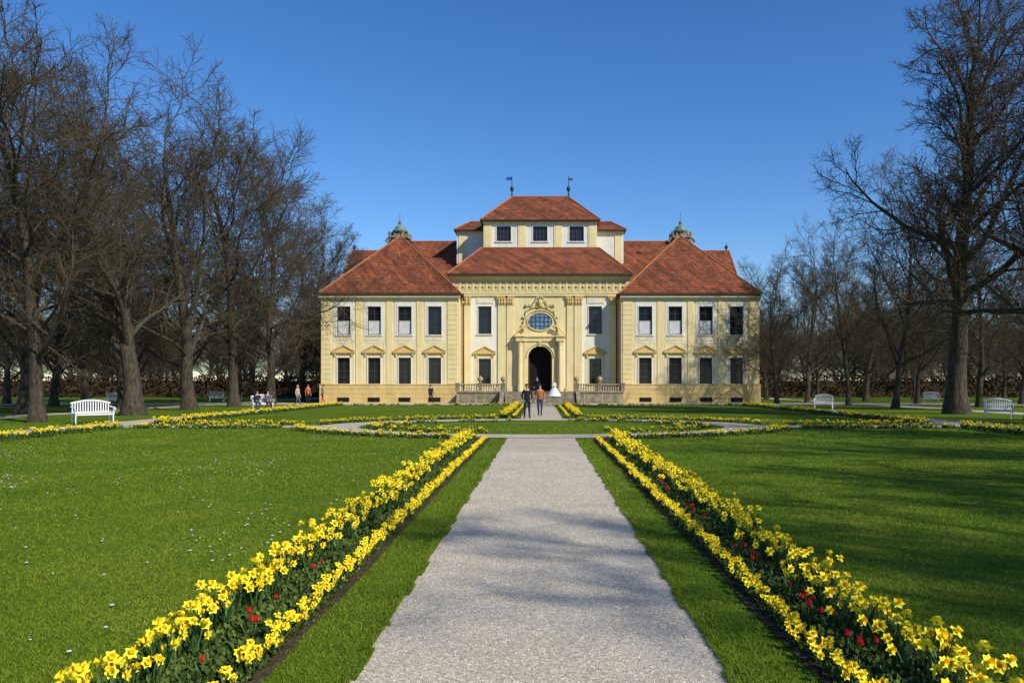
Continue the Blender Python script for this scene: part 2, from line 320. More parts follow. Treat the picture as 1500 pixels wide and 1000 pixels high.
# ---------------------------------------------------------------- flowers
def bloom():
    mb=MB()
    for k in range(6):
        a=k*math.pi/3; c,s=math.cos(a),math.sin(a)
        def P(r_,t,z): return (c*r_-s*t,s*r_+c*t,z)
        zz=0.0 if k%2 else 0.003
        mb.add([P(0.006,0,0.0),P(0.024,-0.018,zz+0.006),P(0.026,0,zz+0.001),P(0.024,0.018,zz+0.006),P(0.047,0,zz+0.002)],[(0,1,2),(0,2,3),(1,4,2),(2,4,3)],0)
    n=8; vs=[];fs=[]
    for j,(rr,z) in enumerate([(0.010,0.0),(0.012,0.018),(0.020,0.034)]):
        for k in range(n):
            a=2*math.pi*k/n; q=rr*(1.12 if (j==2 and k%2) else 1); vs.append((q*math.cos(a),q*math.sin(a),z))
    for j in range(2):
        for k in range(n):
            A=j*n+k;B=j*n+(k+1)%n; fs+=[(A,B,B+n),(A,B+n,A+n)]
    vs.append((0,0,0.010)); 
    for k in range(n): fs.append((k,(k+1)%n,3*n))
    mb.add(vs,fs,1); return mb
def leaves(h,nl,seed,stems):
    rr=random.Random(seed); mb=MB()
    for k in range(nl):
        a=rr.random()*6.28; l=h*(0.66+0.42*rr.random()); le=0.03+0.08*rr.random(); wd=0.006+0.004*rr.random(); c,s=math.cos(a),math.sin(a)
        b=(rr.uniform(-.03,.03),rr.uniform(-.03,.03)); pts=[]
        for t in (0,0.45,0.8,1.0):
            pts.append((b[0]+c*le*t*t,b[1]+s*le*t*t,l*t*(1-0.10*t)))
        w_=[wd,wd*1.1,wd*0.8,0.001]; vs=[]
        for p,q in zip(pts,w_): vs+=[(p[0]-s*q,p[1]+c*q,p[2]),(p[0]+s*q,p[1]-c*q,p[2])]
        fs=[]
        for j in range(3): fs+=[(2*j,2*j+1,2*j+3),(2*j,2*j+3,2*j+2)]
        mb.add(vs,fs,0)
    for (bx,by,bz) in stems:
        vs=[];fs=[]
        for t in (0,1):
            for k in range(3):
                a=k*2.094; vs.append((bx*t+0.004*math.cos(a),by*t+0.004*math.sin(a),bz*t))
        for k in range(3):
            A=k;B=(k+1)%3; fs+=[(A,B,B+3),(A,B+3,A+3)]
        mb.add(vs,fs,0)
    return mb
BL=bloom(); bloom_me=BL.mesh('daffodil_flower',['petal','trumpet'])
kinds=[]
for q,(h,nbm) in enumerate([(0.28,3),(0.30,3),(0.25,3),(0.12,3),(0.13,3)]):
    rr=random.Random(40+q); st=[]; ori=[]
    for k in range(nbm):
        a=rr.random()*6.28; d=(0.08 if h>0.2 else 0.05)*(0.4+rr.random()); st.append((d*math.cos(a),d*math.sin(a),h*(0.74+0.36*rr.random())))
        az=rr.gauss(0,1.0)+(0.45); ori.append((math.radians(66+rr.uniform(-30,24)),0,az))
    lv=leaves(h*1.0,10 if h>.2 else 6,50+q,st)
    mg=MB(); mg.v=list(lv.v); mg.f=list(lv.f); mg.m=[2]*len(lv.f)
    kk=0.88 if h>.2 else 0.66
    for s_,e_ in zip(st,ori):
        Rm=Euler(e_).to_matrix()
        mg.add([Vector(s_)+Rm@(Vector(p)*kk) for p in BL.v],BL.f,0)
        for j in range(len(BL.f)): mg.m[len(mg.m)-len(BL.f)+j]=BL.m[j]
    kinds.append(dict(leaf=lv.mesh('daffodil_leaves',['leaf'],False),st=st,ori=ori,k=kk,mg=mg,h=h))
plants=[]
rp=random.Random(11)
def row(pts,width,dens,tall,sc=1.0,gap=0.0,even=False):
    for (x0,y0),(x1,y1) in zip(pts[:-1],pts[1:]):
        L=math.hypot(x1-x0,y1-y0); nx,ny=-(y1-y0)/L,(x1-x0)/L
        nn=L*dens; nn=int(nn)+(1 if rp.random()<nn-int(nn) else 0)
        for i in range(nn):
            t=(i+rp.random())/nn if even else rp.random(); o_=rp.gauss(0,width*0.4)
            xx=x0+(x1-x0)*t+nx*o_; yy=y0+(y1-y0)*t+ny*o_
            if gap and (math.sin(xx*1.9+yy*2.3)+math.sin(yy*1.1-xx*.7))<gap-1: continue
            plants.append((xx,yy,rp.choice([0,1,2]) if tall else rp.choice([3,4]),sc*rp.uniform(0.82,1.15)))
for s in (-1,1):
    row([(s*2.19,3.3),(s*2.19,24.3)],0.21,14,True,even=True)
    row([(s*1.71,3.3),(s*1.71,24.3)],0.05,13,False,even=True)
    def arc(a0,a1,off,n=14):
        return [(s*(ORX+off)*math.cos(a0+(a1-a0)*i/n),RC+(ORY+off)*math.sin(a0+(a1-a0)*i/n)) for i in range(n+1)]
    for (a0,a1) in ((-1.33,-0.2),(0.2,1.33)):
        row(arc(a0,a1,0.45),0.30,15,True,0.66)
    for sy in (-1,1):
        row([(s*10.0,RC+sy*1.3),(s*16.0,RC+sy*1.3)],0.28,14,True,0.66)
    row([(s*16.3,12),(s*16.3,RC-1.5)],0.28,15,True,0.9); row([(s*16.75,12),(s*16.75,RC-1.3)],0.06,8,False)
    row([(s*16.3,RC+1.5),(s*16.3,64.5)],0.28,14,True,0.95)
    row([(s*1.9,40.5),(s*1.9,64.5)],0.24,13,True,1.0); row([(s*1.4,40.5),(s*1.4,64.5)],0.06,9,False)
    row([(s*2.4,65.0),(s*16.0,65.0)],0.2,5,True,0.8)
    pts=[(s*(IRX-0.6)*math.cos(a),RC+(IRY-0.5)*math.sin(a)) for a in np.linspace(-1.30,1.38,24)]
    row(pts,0.4,9,True,0.66,gap=0.5)
    pts=[(s*(IRX-1.7)*math.cos(a),RC+(IRY-1.4)*math.sin(a)) for a in np.linspace(-1.2,1.2,20)]
    row(pts,0.6,5.0,True,0.7,gap=0.9)
plants.sort(key=lambda p:math.hypot(p[0],p[1]-0) if p[1]>4.0 else 999+abs(p[1]))
vis=[p for p in plants if p[1]>4.0]
ind=vis[:300]; si=set(ind); rest=[p for p in plants if p not in si]
for (x_,y_,k,s_) in ind:
    K_=kinds[k]; e=empty('daffodil',(x_,y_,0.0),(0,0,rp.gauss(0,0.9)),(s_,)*3)
    tag(e,'tall yellow trumpet daffodil growing in the flower border' if k<3 else 'low yellow dwarf daffodil edging the flower border','flower','daffodils along the gravel walk')
    obj('leaf',K_['leaf'],e)
    for q,(a_,b_) in enumerate(zip(K_['st'],K_['ori'])): obj('flower',bloom_me,e,a_,b_,(K_['k'],)*3)
allV=[];allF=[];allM=[];off=0; rest=np.array(rest)
for k in range(5):
    sel=rest[rest[:,2]==k]; B=len(sel); mg=kinds[k]['mg']
    P,Fc,mi=scatter(np.array([tuple(p) for p in mg.v]),np.array(mg.f),mg.m,rotz(r.normal(0,0.9,B)),sel[:,3],np.stack([sel[:,0],sel[:,1],np.full(B,0.0)],1))
    allV.append(P);allF.append(Fc+off);allM.append(mi);off+=len(P)
o=obj('daffodils',npmesh('daffodils',np.concatenate(allV),np.concatenate(allF),['petal','trumpet','leaf'],np.concatenate(allM)))
tag(o,'dense rows of yellow daffodils edging the parterre','flowers',kind='stuff')
for s in (-1,1):
    n=90; yb=np.linspace(-1,24.7,n); w1=wob(n,0.03,5+s); w2=wob(n,0.05,8+s)
    poly=[(s*(1.60+w1[i]),yb[i]) for i in range(n)]+[(s*(2.40+w2[i]),yb[i]) for i in range(n-1,-1,-1)]
    if s<0: poly=poly[::-1]
    so_=sheet('flower_bed',poly,0.010,'soil'); so_['label']='dark soil bed along the gravel walk'; so_['category']='flower bed'
lv=np.array([(0,0,0),(0.35,0.5,0.25),(0,1,0.4),(-0.35,0.5,0.25)]); lf=[(0,1,2,3)]
def bedfol(n,xf,yf,size,name,lab):
    yy=yf(n); xx=xf(n,yy)
    R=np.einsum('bij,bjk->bik',rotz(r.random(n)*6.28),rotx(r.random(n)*1.0))
    sc=size*(0.5+r.random(n))*(1+0.02*yy)
    P,Fc,mi=scatter(lv,lf,[0],R,sc,np.stack([xx,yy,0.01+r.random(n)**1.5*0.065],1))
    o=obj(name,npmesh(name,P,Fc,['bedleaf'])); tag(o,lab,'plants',kind='stuff')
bedfol(70000,lambda n,yy:np.where(r.random(n)<.5,-1,1)*(1.90+np.clip(r.normal(0.08,0.16,n),-0.24,0.45)),lambda n:3.4*(24.6/3.4)**r.random(n),0.030,'bedding_plants','low leafy ground cover between the daffodil rows')
fp=rest[(rest[:,1]>24.5)]; nf_=45000; idx=r.integers(0,len(fp),nf_)
R=np.einsum('bij,bjk->bik',rotz(r.random(nf_)*6.28),rotx(r.random(nf_)*1.2))
P,Fc,mi=scatter(lv,lf,[0],R,0.07*(0.5+r.random(nf_)),np.stack([fp[idx,0]+r.normal(0,.12,nf_),fp[idx,1]+r.normal(0,.12,nf_),r.random(nf_)*0.06],1))
o=obj('border_foliage',npmesh('border_foliage',P,Fc,['bedleaf'])); tag(o,'green leaves under the distant flower rows','plants',kind='stuff')
tb=MB()
for k in range(6):
    a=k*math.pi/3; c,s=math.cos(a),math.sin(a)
    vs=[(0,0,0)]
    for rr_,t,z in ((0.015,-0.010,0.018),(0.015,0.010,0.018),(0.012,0,0.055)): vs.append((c*rr_-s*t,s*rr_+c*t,z))
    tb.add(vs,[(0,1,2),(1,3,2)],0)
tul=tb.mesh('tulip_flower',['red']); tl=leaves(0.13,4,77,[(0,0,0.13)]).mesh('tulip_leaf',['leaf'])
for i in range(44):
    s=1 if i%4 else -1; y_=4.4*(17/4.4)**rp.random(); e=empty('red_tulip',(s*(1.94+rp.uniform(-.08,.10)),y_,0.0),(0,0,rp.random()*6),(rp.uniform(.75,1.1),)*3)
    tag(e,'small red tulip among the daffodil leaves','flower','red tulips in the border'); obj('leaf',tl,e); obj('flower',tul,e,(0,0,0.125))
# ---------------------------------------------------------------- trees
def nz(v): return v/np.maximum(np.linalg.norm(v,axis=-1,keepdims=True),1e-9)
def tree_meshes(seed,Ht,r0,t1=0.2,spread=1.0,counts=(17,10,10,8),name='tree',up=0.06,a1=28,a0=66,wig=.13,rf1=.47):
    g=np.random.default_rng(seed)
    def poly(st,d,L,n,wig,trop):
        pts=[st]; d=d.copy()
        for i in range(n):
            d=nz(d+g.normal(0,wig,d.shape)+np.array([0,0,trop])); pts.append(pts[-1]+d*(L/n)[:,None])
        return np.stack(pts,1)
    def kids(pts,rad,Lp,num,tmin,ang0,ang1,lf,n,wig,trop,rf,rmin,rtip,taper=0.55):
        B,m,_=pts.shape
        t=tmin+(1-tmin)*(np.arange(num)[None]+g.random((B,num)))/num; t=np.clip(t,0,0.999)
        fi=t*(m-1); i0=fi.astype(int); fr=(fi-i0)[...,None]; bi=np.arange(B)[:,None]
        p=pts[bi,i0]*(1-fr)+pts[bi,i0+1]*fr; tg=nz(pts[bi,i0+1]-pts[bi,i0]); rr=rad[bi,i0]*(1-fr[...,0])+rad[bi,i0+1]*fr[...,0]
        az=(np.arange(num)[None]*2.4+g.random((B,1))*6.28+g.normal(0,.5,(B,num)))
        ref=np.where(np.abs(tg[...,2:3])<0.9,np.array([0,0,1.]),np.array([1.,0,0])); u=nz(np.cross(tg,ref)); v=np.cross(tg,u)
        an=np.radians(ang0+(ang1-ang0)*t+g.normal(0,8,t.shape))
        d=tg*np.cos(an)[...,None]+(u*np.cos(az)[...,None]+v*np.sin(az)[...,None])*np.sin(an)[...,None]
        L=Lp[:,None]*lf*(1-taper*t)*(0.7+0.55*g.random(t.shape))
        p=p.reshape(-1,3); d=d.reshape(-1,3); L=L.ravel(); r1=np.maximum(rr.ravel()*rf,rmin)
        q=poly(p,nz(d),L,n,wig,trop); tt=np.linspace(0,1,n+1)[None]; R=r1[:,None]*(1-tt)+rtip*tt
        return q,R,L
    L0=np.array([Ht*0.64]); q0=poly(np.zeros((1,3))-[[0,0,0.1]],np.array([[0,0,1.]]),L0,14,0.05,0.06)
    tt=np.linspace(0,1,15)[None]; R0=r0*(1-0.72*tt)+0; R0[0,0]*=1.55; R0[0,1]*=1.08
    q1,R1,L1=kids(q0,R0,L0,counts[0],t1,a0,a1,0.70*spread,10,wig,up,rf1,0.05,0.022,0.38)
    q2,R2,L2=kids(q1,R1,L1,counts[1],0.15,60,42,0.46,6,0.16,0.05,0.45,0.024,0.012,0.42)
    q3,R3,L3=kids(q2,R2,L2,counts[2],0.10,56,38,0.52,4,0.18,0.03,0.5,0.014,0.008,0.38)
    q4,R4,L4=kids(q3,R3,L3,counts[3],0.08,52,32,0.60,2,0.18,0.01,0.6,0.0085,0.005,0.35)
    def tubes(q,R,sd):
        B,n,_=q.shape; t=nz(np.gradient(q,axis=1)); ref=nz(np.cross(t[:,0],g.normal(size=(B,3))))[:,None]
        u=nz(ref-t*np.sum(ref*t,-1,keepdims=True)); v=np.cross(t,u); a=np.arange(sd)*2*math.pi/sd
        P=q[:,:,None]+R[:,:,None,None]*(u[:,:,None]*np.cos(a)[None,None,:,None]+v[:,:,None]*np.sin(a)[None,None,:,None])
        if sd>=12: P=P+0.10*g.normal(0,.6,(B,n,sd,1))*(P-q[:,:,None])
        i=np.arange(n-1)[:,None]; k=np.arange(sd)[None]; a_=i*sd+k; b_=i*sd+(k+1)%sd
        f=np.stack([a_,b_,b_+sd,a_+sd],-1).reshape(-1,4)
        Fc=(f[None]+(np.arange(B)*n*sd)[:,None,None]).reshape(-1,4); return P.reshape(-1,3),Fc
    def comb(l):
        V=[];Fs=[];o=0
        for P,Fc in l: V.append(P);Fs.append(Fc+o);o+=len(P)
        return np.concatenate(V),np.concatenate(Fs)
    A=comb([tubes(q0,R0,12),tubes(q1,R1,6)]); Bm=comb([tubes(q2,R2,4),tubes(q3,R3,3),tubes(q4,R4,3)])
    return npmesh(name+'_trunk',A[0],A[1],['bark'],smooth=True),npmesh(name+'_crown',Bm[0],Bm[1],['twig'])
TV=[tree_meshes(101,22,0.33,0.18,1.05,up=0.065),tree_meshes(202,22,0.30,0.16,1.0,up=0.075),tree_meshes(303,22,0.42,0.18,1.08,up=0.055),
    tree_meshes(404,22,0.29,0.2,0.95,up=0.08),tree_meshes(717,22,0.40,0.26,0.80,(22,11,10,8),up=0.06,a1=24,a0=60,wig=.17,rf1=.55)]
rt=random.Random(5)
def tree(x_,y_,h,v=None,rot=None,lab='tall bare lime tree standing on the lawn',sw=1.0):
    v=rt.randrange(4) if v is None else v; s=h/22
    e=empty('lime_tree',(x_,y_,0),(0,0,rt.random()*6.28 if rot is None else rot),(s*sw,s*sw,s))
    tag(e,lab,'tree','bare avenue trees of the park'); obj('trunk',TV[v][0],e); obj('crown',TV[v][1],e); return e
for (px,Y,h,v) in ((-215,27,22,1),(55,36,20.5,3),(195,44,22,2),(278,53,24,0),(343,61,25.5,3),(396,70,24,1),(440,79,22,3)):
    tree(PXX(px,Y),Y,h,v,lab='slim bare lime tree with pale trunk beside the lawn' if px==55 else 'bare lime tree with thick grey trunk beside the lawn',sw=1.15)
for (X_,Y,h) in ((-31,33,19),(-30,46,19),(-30,57,20),(-30,68,20),(-30,79,19),(-24,90,17),(-39,50,19),(-38,62,19),(-38,74,18),(-33,92,16),(-47,58,17),(-47,70,18),(-48,84,17),(-57,76,18),(-27,99,15)):
    tree(X_,Y,h*rt.uniform(.93,1.05),sw=1.1)
for (px,Y,h,v,sw) in ((1402,46,30,4,1.0),(1520,38,24,4,.95),(1312,56,18.5,1,.9),(1243,64,17,3,.9),(1182,73,16.5,0,.85),(1138,71.2,14.5,1,.95)):
    tree(PXX(px,Y),Y,h,v,rot=4.1 if px==1402 else None,lab='dark bare lime tree with heavy trunk on the lawn',sw=sw)
for (X_,Y,h) in ((33,50,19),(33,60,17),(33,70,15.5),(33,81,14.5),(41,58,18),(41,68,16),(42,80,15),(26,92,12.5),(50,66,17),(50,78,16),(60,76,17),(43,92,14),(54,93,15),(34,98,13),(68,88,17)):
    tree(X_,Y,h*rt.uniform(.93,1.05))
for (X_,Y,h,v) in ((27.5,30,18,3),(25,21,20,2),(24,10,21,2),(22,1,22,4),(17.5,-7.5,22,2)):
    tree(X_,Y,h,v,lab='bare lime tree of the avenue beside the lawn')
for i in range(110):
    s=-1 if i%2 else 1; X_=s*rt.uniform(20,125); Y=rt.uniform(107,150)
    tree(X_,Y,rt.uniform(12,16.5),lab='distant bare park tree behind the hedge',sw=1.35)
for s in (-1,1):
    n=30000; xx=s*(24+r.random(n)*130); yy=104+(r.random(n))*1.6; zz=(2.7+0.4*np.sin(xx*0.31)*np.sin(xx*.77))*r.random(n)**0.8
    R=np.einsum('bij,bjk->bik',rotz(r.random(n)*6.28),rotx(r.random(n)*3.1))
    P,Fc,mi=scatter(lv,lf,[0],R,0.30*(0.5+r.random(n)),np.stack([xx,yy,zz],1))
    e=empty('beech_hedge',(0,0,0)); tag(e,'long clipped brown beech hedge closing the park','hedge','beech hedges'); o=obj('foliage',npmesh('hedge_foliage',P,Fc,['hedge']),e); 
    mb=MB(); a_,b_=sorted((s*24,s*154)); mb.box(a_,b_,104.4,105.2,0,2.2,0); obj('trunk',mb.mesh('hedge_core',['hedge']),e)
# ---------------------------------------------------------------- palace
PX0=-0.12; PY0=73.0
pal=empty('palace',(PX0,PY0,0)); tag(pal,'yellow and white baroque garden palace with red tiled roofs','palace')
def hiproof(mb,x0,x1,y0,y1,z0,tx0,tx1,ty0,ty1,z1,th=0.14,mi=0,gmi=1):
    b=[(x0,y0,z0),(x1,y0,z0),(x1,y1,z0),(x0,y1,z0)]; t=[(tx0,ty0,z1),(tx1,ty0,z1),(tx1,ty1,z1),(tx0,ty1,z1)]
    mb.add(b+t,[(0,1,5,4),(1,2,6,5),(2,3,7,6),(3,0,4,7),(4,5,6,7),(3,2,1,0)],mi)
    mb.box(x0-.06,x1+.06,y0-.06,y1+.06,z0-th-0.003,z0-0.003,gmi)
def hips(mb,x0,x1,y0,y1,z0,tx0,tx1,ty0,ty1,z1,mi=2,r_=0.085):
    for a,b in (((x0,y0,z0),(tx0,ty0,z1)),((x1,y0,z0),(tx1,ty0,z1)),((x1,y1,z0),(tx1,ty1,z1)),((x0,y1,z0),(tx0,ty1,z1)),((tx0,ty0,z1),(tx1,ty0,z1)),((tx0,ty0,z1),(tx0,ty1,z1)),((tx1,ty0,z1),(tx1,ty1,z1))):
        if (Vector(a)-Vector(b)).length>0.3: mb.tube([a,b],r_,6,mi)
def roofpart(args,ridge=True,parent=pal):
    mb=MB(); hiproof(mb,*args); hips(mb,*args); return obj('roof',mb.mesh('roof',['tile','gutter','ridge']),parent)
WX0,WX1=7.45,20.1
bays=[9.65,12.4,15.2,18.0]
def winmeshes(w_,h_,cols,rows,framemat='frame'):
    fr=MB(); b=0.055; a=w_/2
    fr.ringbox(-a,a,0,h_,-a+b*1.4,a-b*1.4,b*1.4,h_-b*1.4,0.14,0.20)
    for i in range(1,cols): xx=-a+w_*i/cols; fr.box(xx-b*.5,xx+b*.5,0.15,0.195,b*1.4,h_-b*1.4)
    for j in range(1,rows):
        zz=h_*j/rows
        for i in range(cols):
            xa=-a+w_*i/cols+b*.5; xb=-a+w_*(i+1)/cols-b*.5
            if i==0: xa=-a+b*1.4
            if i==cols-1: xb=a-b*1.4
            fr.box(xa,xb,0.155,0.19,zz-b*.4,zz+b*.4)
    gl=MB(); gl.add([(-a,0.215,0),(a,0.215,0),(a,0.215,h_),(-a,0.215,h_)],[(0,1,2,3)])
    return fr.mesh('window_frame',[framemat]),gl.mesh('window_glass',['glass'])
def surround(w_,h_,t=0.10,sill=True,mat='pale',pr=0.05):
    mb=MB(); a=w_/2
    mb.ringbox(-a-t,a+t,0,h_+t,-a,a,0,h_,-pr,-0.0)
    if sill: mb.box(-a-t-.06,a+t+.06,-pr-.06,0,-0.10,-0.002)
    return mb.mesh('window_surround',[mat])
def ped(hw,z0,z1,mat='ochre'):
    mb=MB()
    mb.box(-hw,hw,-0.20,0,z0-0.12,z0,0)
    mb.prism_xz([(-hw+.04,z0+.002),(hw-.04,z0+.002),(0,z1)],-0.10,0,0)
    for s in (-1,1):
        mb.prism_xz([(s*hw,z0+.003),(s*hw,z0+0.10),(0,z1+0.11),(0,z1+.002)][::1 if s<0 else -1],-0.19-0.002*(s>0),-0.101,0)
    for s in (-1,1): mb.box(s*(hw-.28)-.07,s*(hw-.28)+.07,-0.14,0,z0-.42,z0-.122,0)
    return mb.mesh('pediment',[mat])
UW,UH=1.24,2.60; GW,GH=1.16,2.40
uf,ug=winmeshes(UW,UH,2,4); gf,gg=winmeshes(GW,GH,2,4)
usr=surround(UW,UH,.08); gsr=surround(GW,GH,0.08); pedm=ped(1.05,GH+0.55,GH+1.08)
bl=MB(); bl.add([(-UW/2+.09,0.125,0.08),(UW/2-.09,0.125,0.08),(UW/2-.09,0.125,1.25),(-UW/2+.09,0.125,1.25)],[(0,1,2,3)]); bl.box(-UW/2+.09,UW/2-.09,0.10,0.13,1.251,1.29); blm=bl.mesh('blind',['blind'])
def window(x_,z_,y_,up,blind=False,pd=True):
    e=empty('window',(x_,y_,z_),parent=pal)
    obj('frame',uf if up else gf,e); obj('glass',ug if up else gg,e); obj('surround',usr if up else gsr,e)
    if blind: obj('blind',blm,e)
    if not up and pd: obj('pediment',pedm,e)
UZ,GZ=6.25,1.74
for s in (-1,1):
    mb=MB(); x0,x1=sorted((s*WX0,s*WX1)); 
    cs=[s*b for b in bays]
    holes=[(c-UW/2,c+UW/2,UZ,UZ+UH) for c in cs]+[(c-GW/2,c+GW/2,GZ+.02,GZ+.02+GH) for c in cs]
    mb.wall(x0,x1,0,9.95,0,holes,0.3,0,1)
    mb.add([(x0,0,0),(x0,15,0),(x0,15,9.95),(x0,0,9.95)],[(0,3,2,1)],0); mb.add([(x1,0,0),(x1,15,0),(x1,15,9.95),(x1,0,9.95)],[(0,1,2,3)],0)
    mb.add([(x0,15,0),(x1,15,0),(x1,15,9.95),(x0,15,9.95)],[(0,3,2,1)],0)
    for c in cs:
        mb.ringbox(c-.92,c+.92,6.10,9.32,c-UW/2-.082,c+UW/2+.082,UZ-.102,UZ+UH+.082,-0.022,-0.001,1)
        ap=[(c-.92,6.098),(c-.88,5.75)]+[(c-.62+1.24*t,5.55-.0+.10*math.cos((t-.5)*math.pi)*-1) for t in np.linspace(0,1,7)]+[(c+.88,5.75),(c+.92,6.098)]
        mb.prism_xz(ap,-0.022,-0.001,1)
        mb.box(c-.66,c+.66,-0.05,-0.023,5.72,6.00,0)
        for q in (-1,1):
            mb.box(c+q*.94-.06,c+q*.94+.06,-0.022,-0.001,1.74,5.50,1)
        mb.box(c-.55,c+.55,-0.19,-0.165,0.12,0.52,3)
    mids=[s*(WX0+0.58)]+[s*(a+b)/2 for a,b in zip(bays[:-1],bays[1:])]+[s*(WX1-0.5)]
    for k,mx_ in enumerate(mids):
        hw=0.28 if 0<k<4 else 0.45
        if 0<k<4:
            mb.box(mx_-hw,mx_+hw,-0.05,-0.001,1.74,9.32,0)
        else:
            z=1.76
            while z<9.1:
                mb.box(mx_-hw,mx_+hw,-0.05,-0.001,z,z+0.42,0); z+=0.45
    for q in range(4):
        z=0.0+q*0.42; mb.box(x0-.08,x1+.08,-0.16,-0.001,z+0.012,z+0.408,2)
    mb.box(x0-.07,x1+.07,-0.135,-0.002,-.05,1.66,2)
    mb.box(x0-.12,x1+.12,-0.20,-0.001,1.672,1.735,2)
    mb.box(x0-.04,x1+.04,-0.08,0-.001,9.325,9.48,0); mb.box(x0-.08,x1+.08,-0.20,-.001,9.482,9.66,1); mb.box(x0-.12,x1+.12,-0.36,-.001,9.662,9.86,0)
    o=obj('wall',mb.mesh('wing_wall',['yellow','pale','ochre','dark']),pal)
    for i,c in enumerate(cs):
        window(c,UZ,0,True,blind=(i in (1,2,3)) if s<0 else (i<3))
        window(c,GZ+.02,0,False)
    xm=s*13.75; a,b=sorted((s*(WX0-.20),s*(WX1+.06)))
    rf=roofpart((a,b,-.45,15.3,10.05,xm-.05,xm+.05,5.4,8.8,16.3))
    mb=MB(); mb.lathe([(.14,0),(.10,.15),(.05,.25),(.12,.35),(.12,.45),(.02,.6),(.01,.8)],(0,0,0),8); obj('finial',mb.mesh('finial',['darkmetal'],True),pal,(xm,5.5,16.3))
    mb=MB(); a,b=sorted((s*13.0,s*20.8)); mb.box(a,b,11.5,21,0,12.4,0); obj('wall',mb.mesh('rear_wall',['yellow']),pal)
    a,b=sorted((s*13.0,s*21.05)); c,d=sorted((s*14.0,s*20.85)); roofpart((a,b,11.1,21.4,12.5,c,d,15,17.5,16.45))
    mb=MB(); mb.lathe([(.12,0),(.08,.2),(.16,.32),(.2,.45),(.14,.6),(.03,.68),(.02,.95)],(0,0,0),8); obj('finial',mb.mesh('finial',['darkmetal'],True),pal,(s*20.6,15.2,16.45))
    mb=MB(); mb.box(-.75,.75,-.75,.75,-1.5,0.55,0); mb.box(-.95,.95,-.95,.95,.552,.75,0); mb.box(-.55,.55,-.55,.55,.752,1.25,0)
    mb.lathe([(.78,1.252),(.82,1.38),(.62,1.55),(.5,1.8),(.25,2.0),(.12,2.1),(.2,2.25),(.2,2.35),(.05,2.5),(.03,3.3)],(0,0,0),12,1)
    for q in (-1,1):
        for yy in (-.7,.7):
            cpts=[(q*(.82+.46*(1-t)*math.cos(t*7)+.1),yy,0.1+1.1*t+.3*math.sin(t*7)*(1-t)) for t in np.linspace(0,1,12)]
            mb.tube(cpts,.15,6,0)
        mb.lathe([(.22,.752),(.28,.95),(.2,1.1),(.05,1.3)],(q*.8,0,0),8,0)
    obj('turret',mb.mesh('turret',['greystone','copper']),pal,(s*15.0,12.2,16.7))
mb=MB(); mb.box(-14.5,14.5,5.2,19,0,10.1,0); obj('wall',mb.mesh('core_wall',['yellow']),pal)
roofpart((-15.6,15.6,4.8,19.2,10.2,-15.2,15.2,12.0,12.3,16.95))
for s in (-1,1):
    mb=MB(); mb.box(-.3,.3,0,.8,0,.35,0); mb.prism_xz([(-.38,.352),(.38,.352),(0,.62)],-.08,.9,1); obj('roof_dormer',mb.mesh('dormer',['dark','tile']),pal,(s*10.3,10.3,15.1))
CY_=2.0
mb=MB(); cs=[-5.2,5.2]
holes=[(c-UW/2,c+UW/2,6.45,6.45+UH-.0) for c in cs]+[(c-GW/2,c+GW/2,GZ,GZ+GH) for c in cs]+[(-1.12,1.12,1.05,5.35)]
mb.wall(-8.4,8.4,0,10.4,CY_,holes,0.35,4,1)
for s in (-1,1):
    q=[(s*8.4,CY_,0),(s*8.4,20,0),(s*8.4,20,12.0),(s*8.4,CY_,12.0)]; mb.add(q,[(0,1,2,3) if s>0 else (0,3,2,1)],0)
y=CY_
for c in cs:
    mb.box(c-.80,c+.80,y-.045,y-.001,9.3,9.85,0); mb.box(c-.66,c+.66,y-.06,y-.046,9.40,9.74,1)
    mb.ringbox(c-.95,c+.95,1.0,4.75,c-GW/2-.092,c+GW/2+.092,GZ-.102,GZ+GH+.092,y-.02,y-.001,0)
for px_,hw in ((6.95,.42),(3.60,.36),(2.82,.30)):
    for s in (-1,1):
        c=s*px_; mb.box(c-hw,c+hw,y-.12,y-.001,1.5,9.15,0); mb.box(c-hw-.1,c+hw+.1,y-.18,y-.001,1.06,1.498,0)
        mb.box(c-hw-.03,c+hw+.03,y-.16,y-.001,9.152,9.24,2)
        mb.prism_xz([(c-hw,9.242),(c+hw,9.242),(c+hw+.12,9.9),(c-hw-.12,9.9)],y-.18,y-.001,2)
        for j in range(3):
            xx=c-hw+.1+(2*hw-.2)*j/2; mb.lathe([(.05,9.26),(.11,9.45),(.05,9.55),(.12,9.72),(.04,9.86)],(xx,y-.20,0),6,2)
        mb.box(c-hw-.16,c+hw+.16,y-.24,y-.001,9.902,10.0,2)
mb.box(-2.5,2.5,y-.012,y-.001,6.0,9.95,0) # yellow field behind the portal crown
mb.box(-8.44,8.44,y-.16,y-.002,10.02,10.22,0); mb.box(-8.46,8.46,y-.20,y-.002,10.222,10.36,0)
mb.box(-8.42,8.42,y-.12,y+.2,10.362,11.50,3)
for k in range(27):
    xx=-8.15+k*16.3/26; mb.box(xx-.10,xx+.10,y-.15,y-.121,10.42,11.42,0)
for k in range(26):
    xx=-8.15+(k+.5)*16.3/26; mb.lathe([(.0,-.06),(.12,-.04),(.15,0),(.12,.04),(.0,.06)],(xx,y-.13,10.9),8,0)
mb.box(-8.5,8.5,y-.20,y+.2,11.502,11.64,0); mb.box(-8.55,8.55,y-.38,y+.2,11.642,11.76,0); mb.box(-8.6,8.6,y-.46,y+.2,11.762,11.88,0)
mb.box(-7.4,7.4,y-.25,y-.001,0,1.0,2)
obj('wall',mb.mesh('centre_wall',['yellow','pale','ochre','relief','palewhite']),pal)
for c in cs:
    window(c,6.45,CY_,True); window(c,GZ,CY_,False)
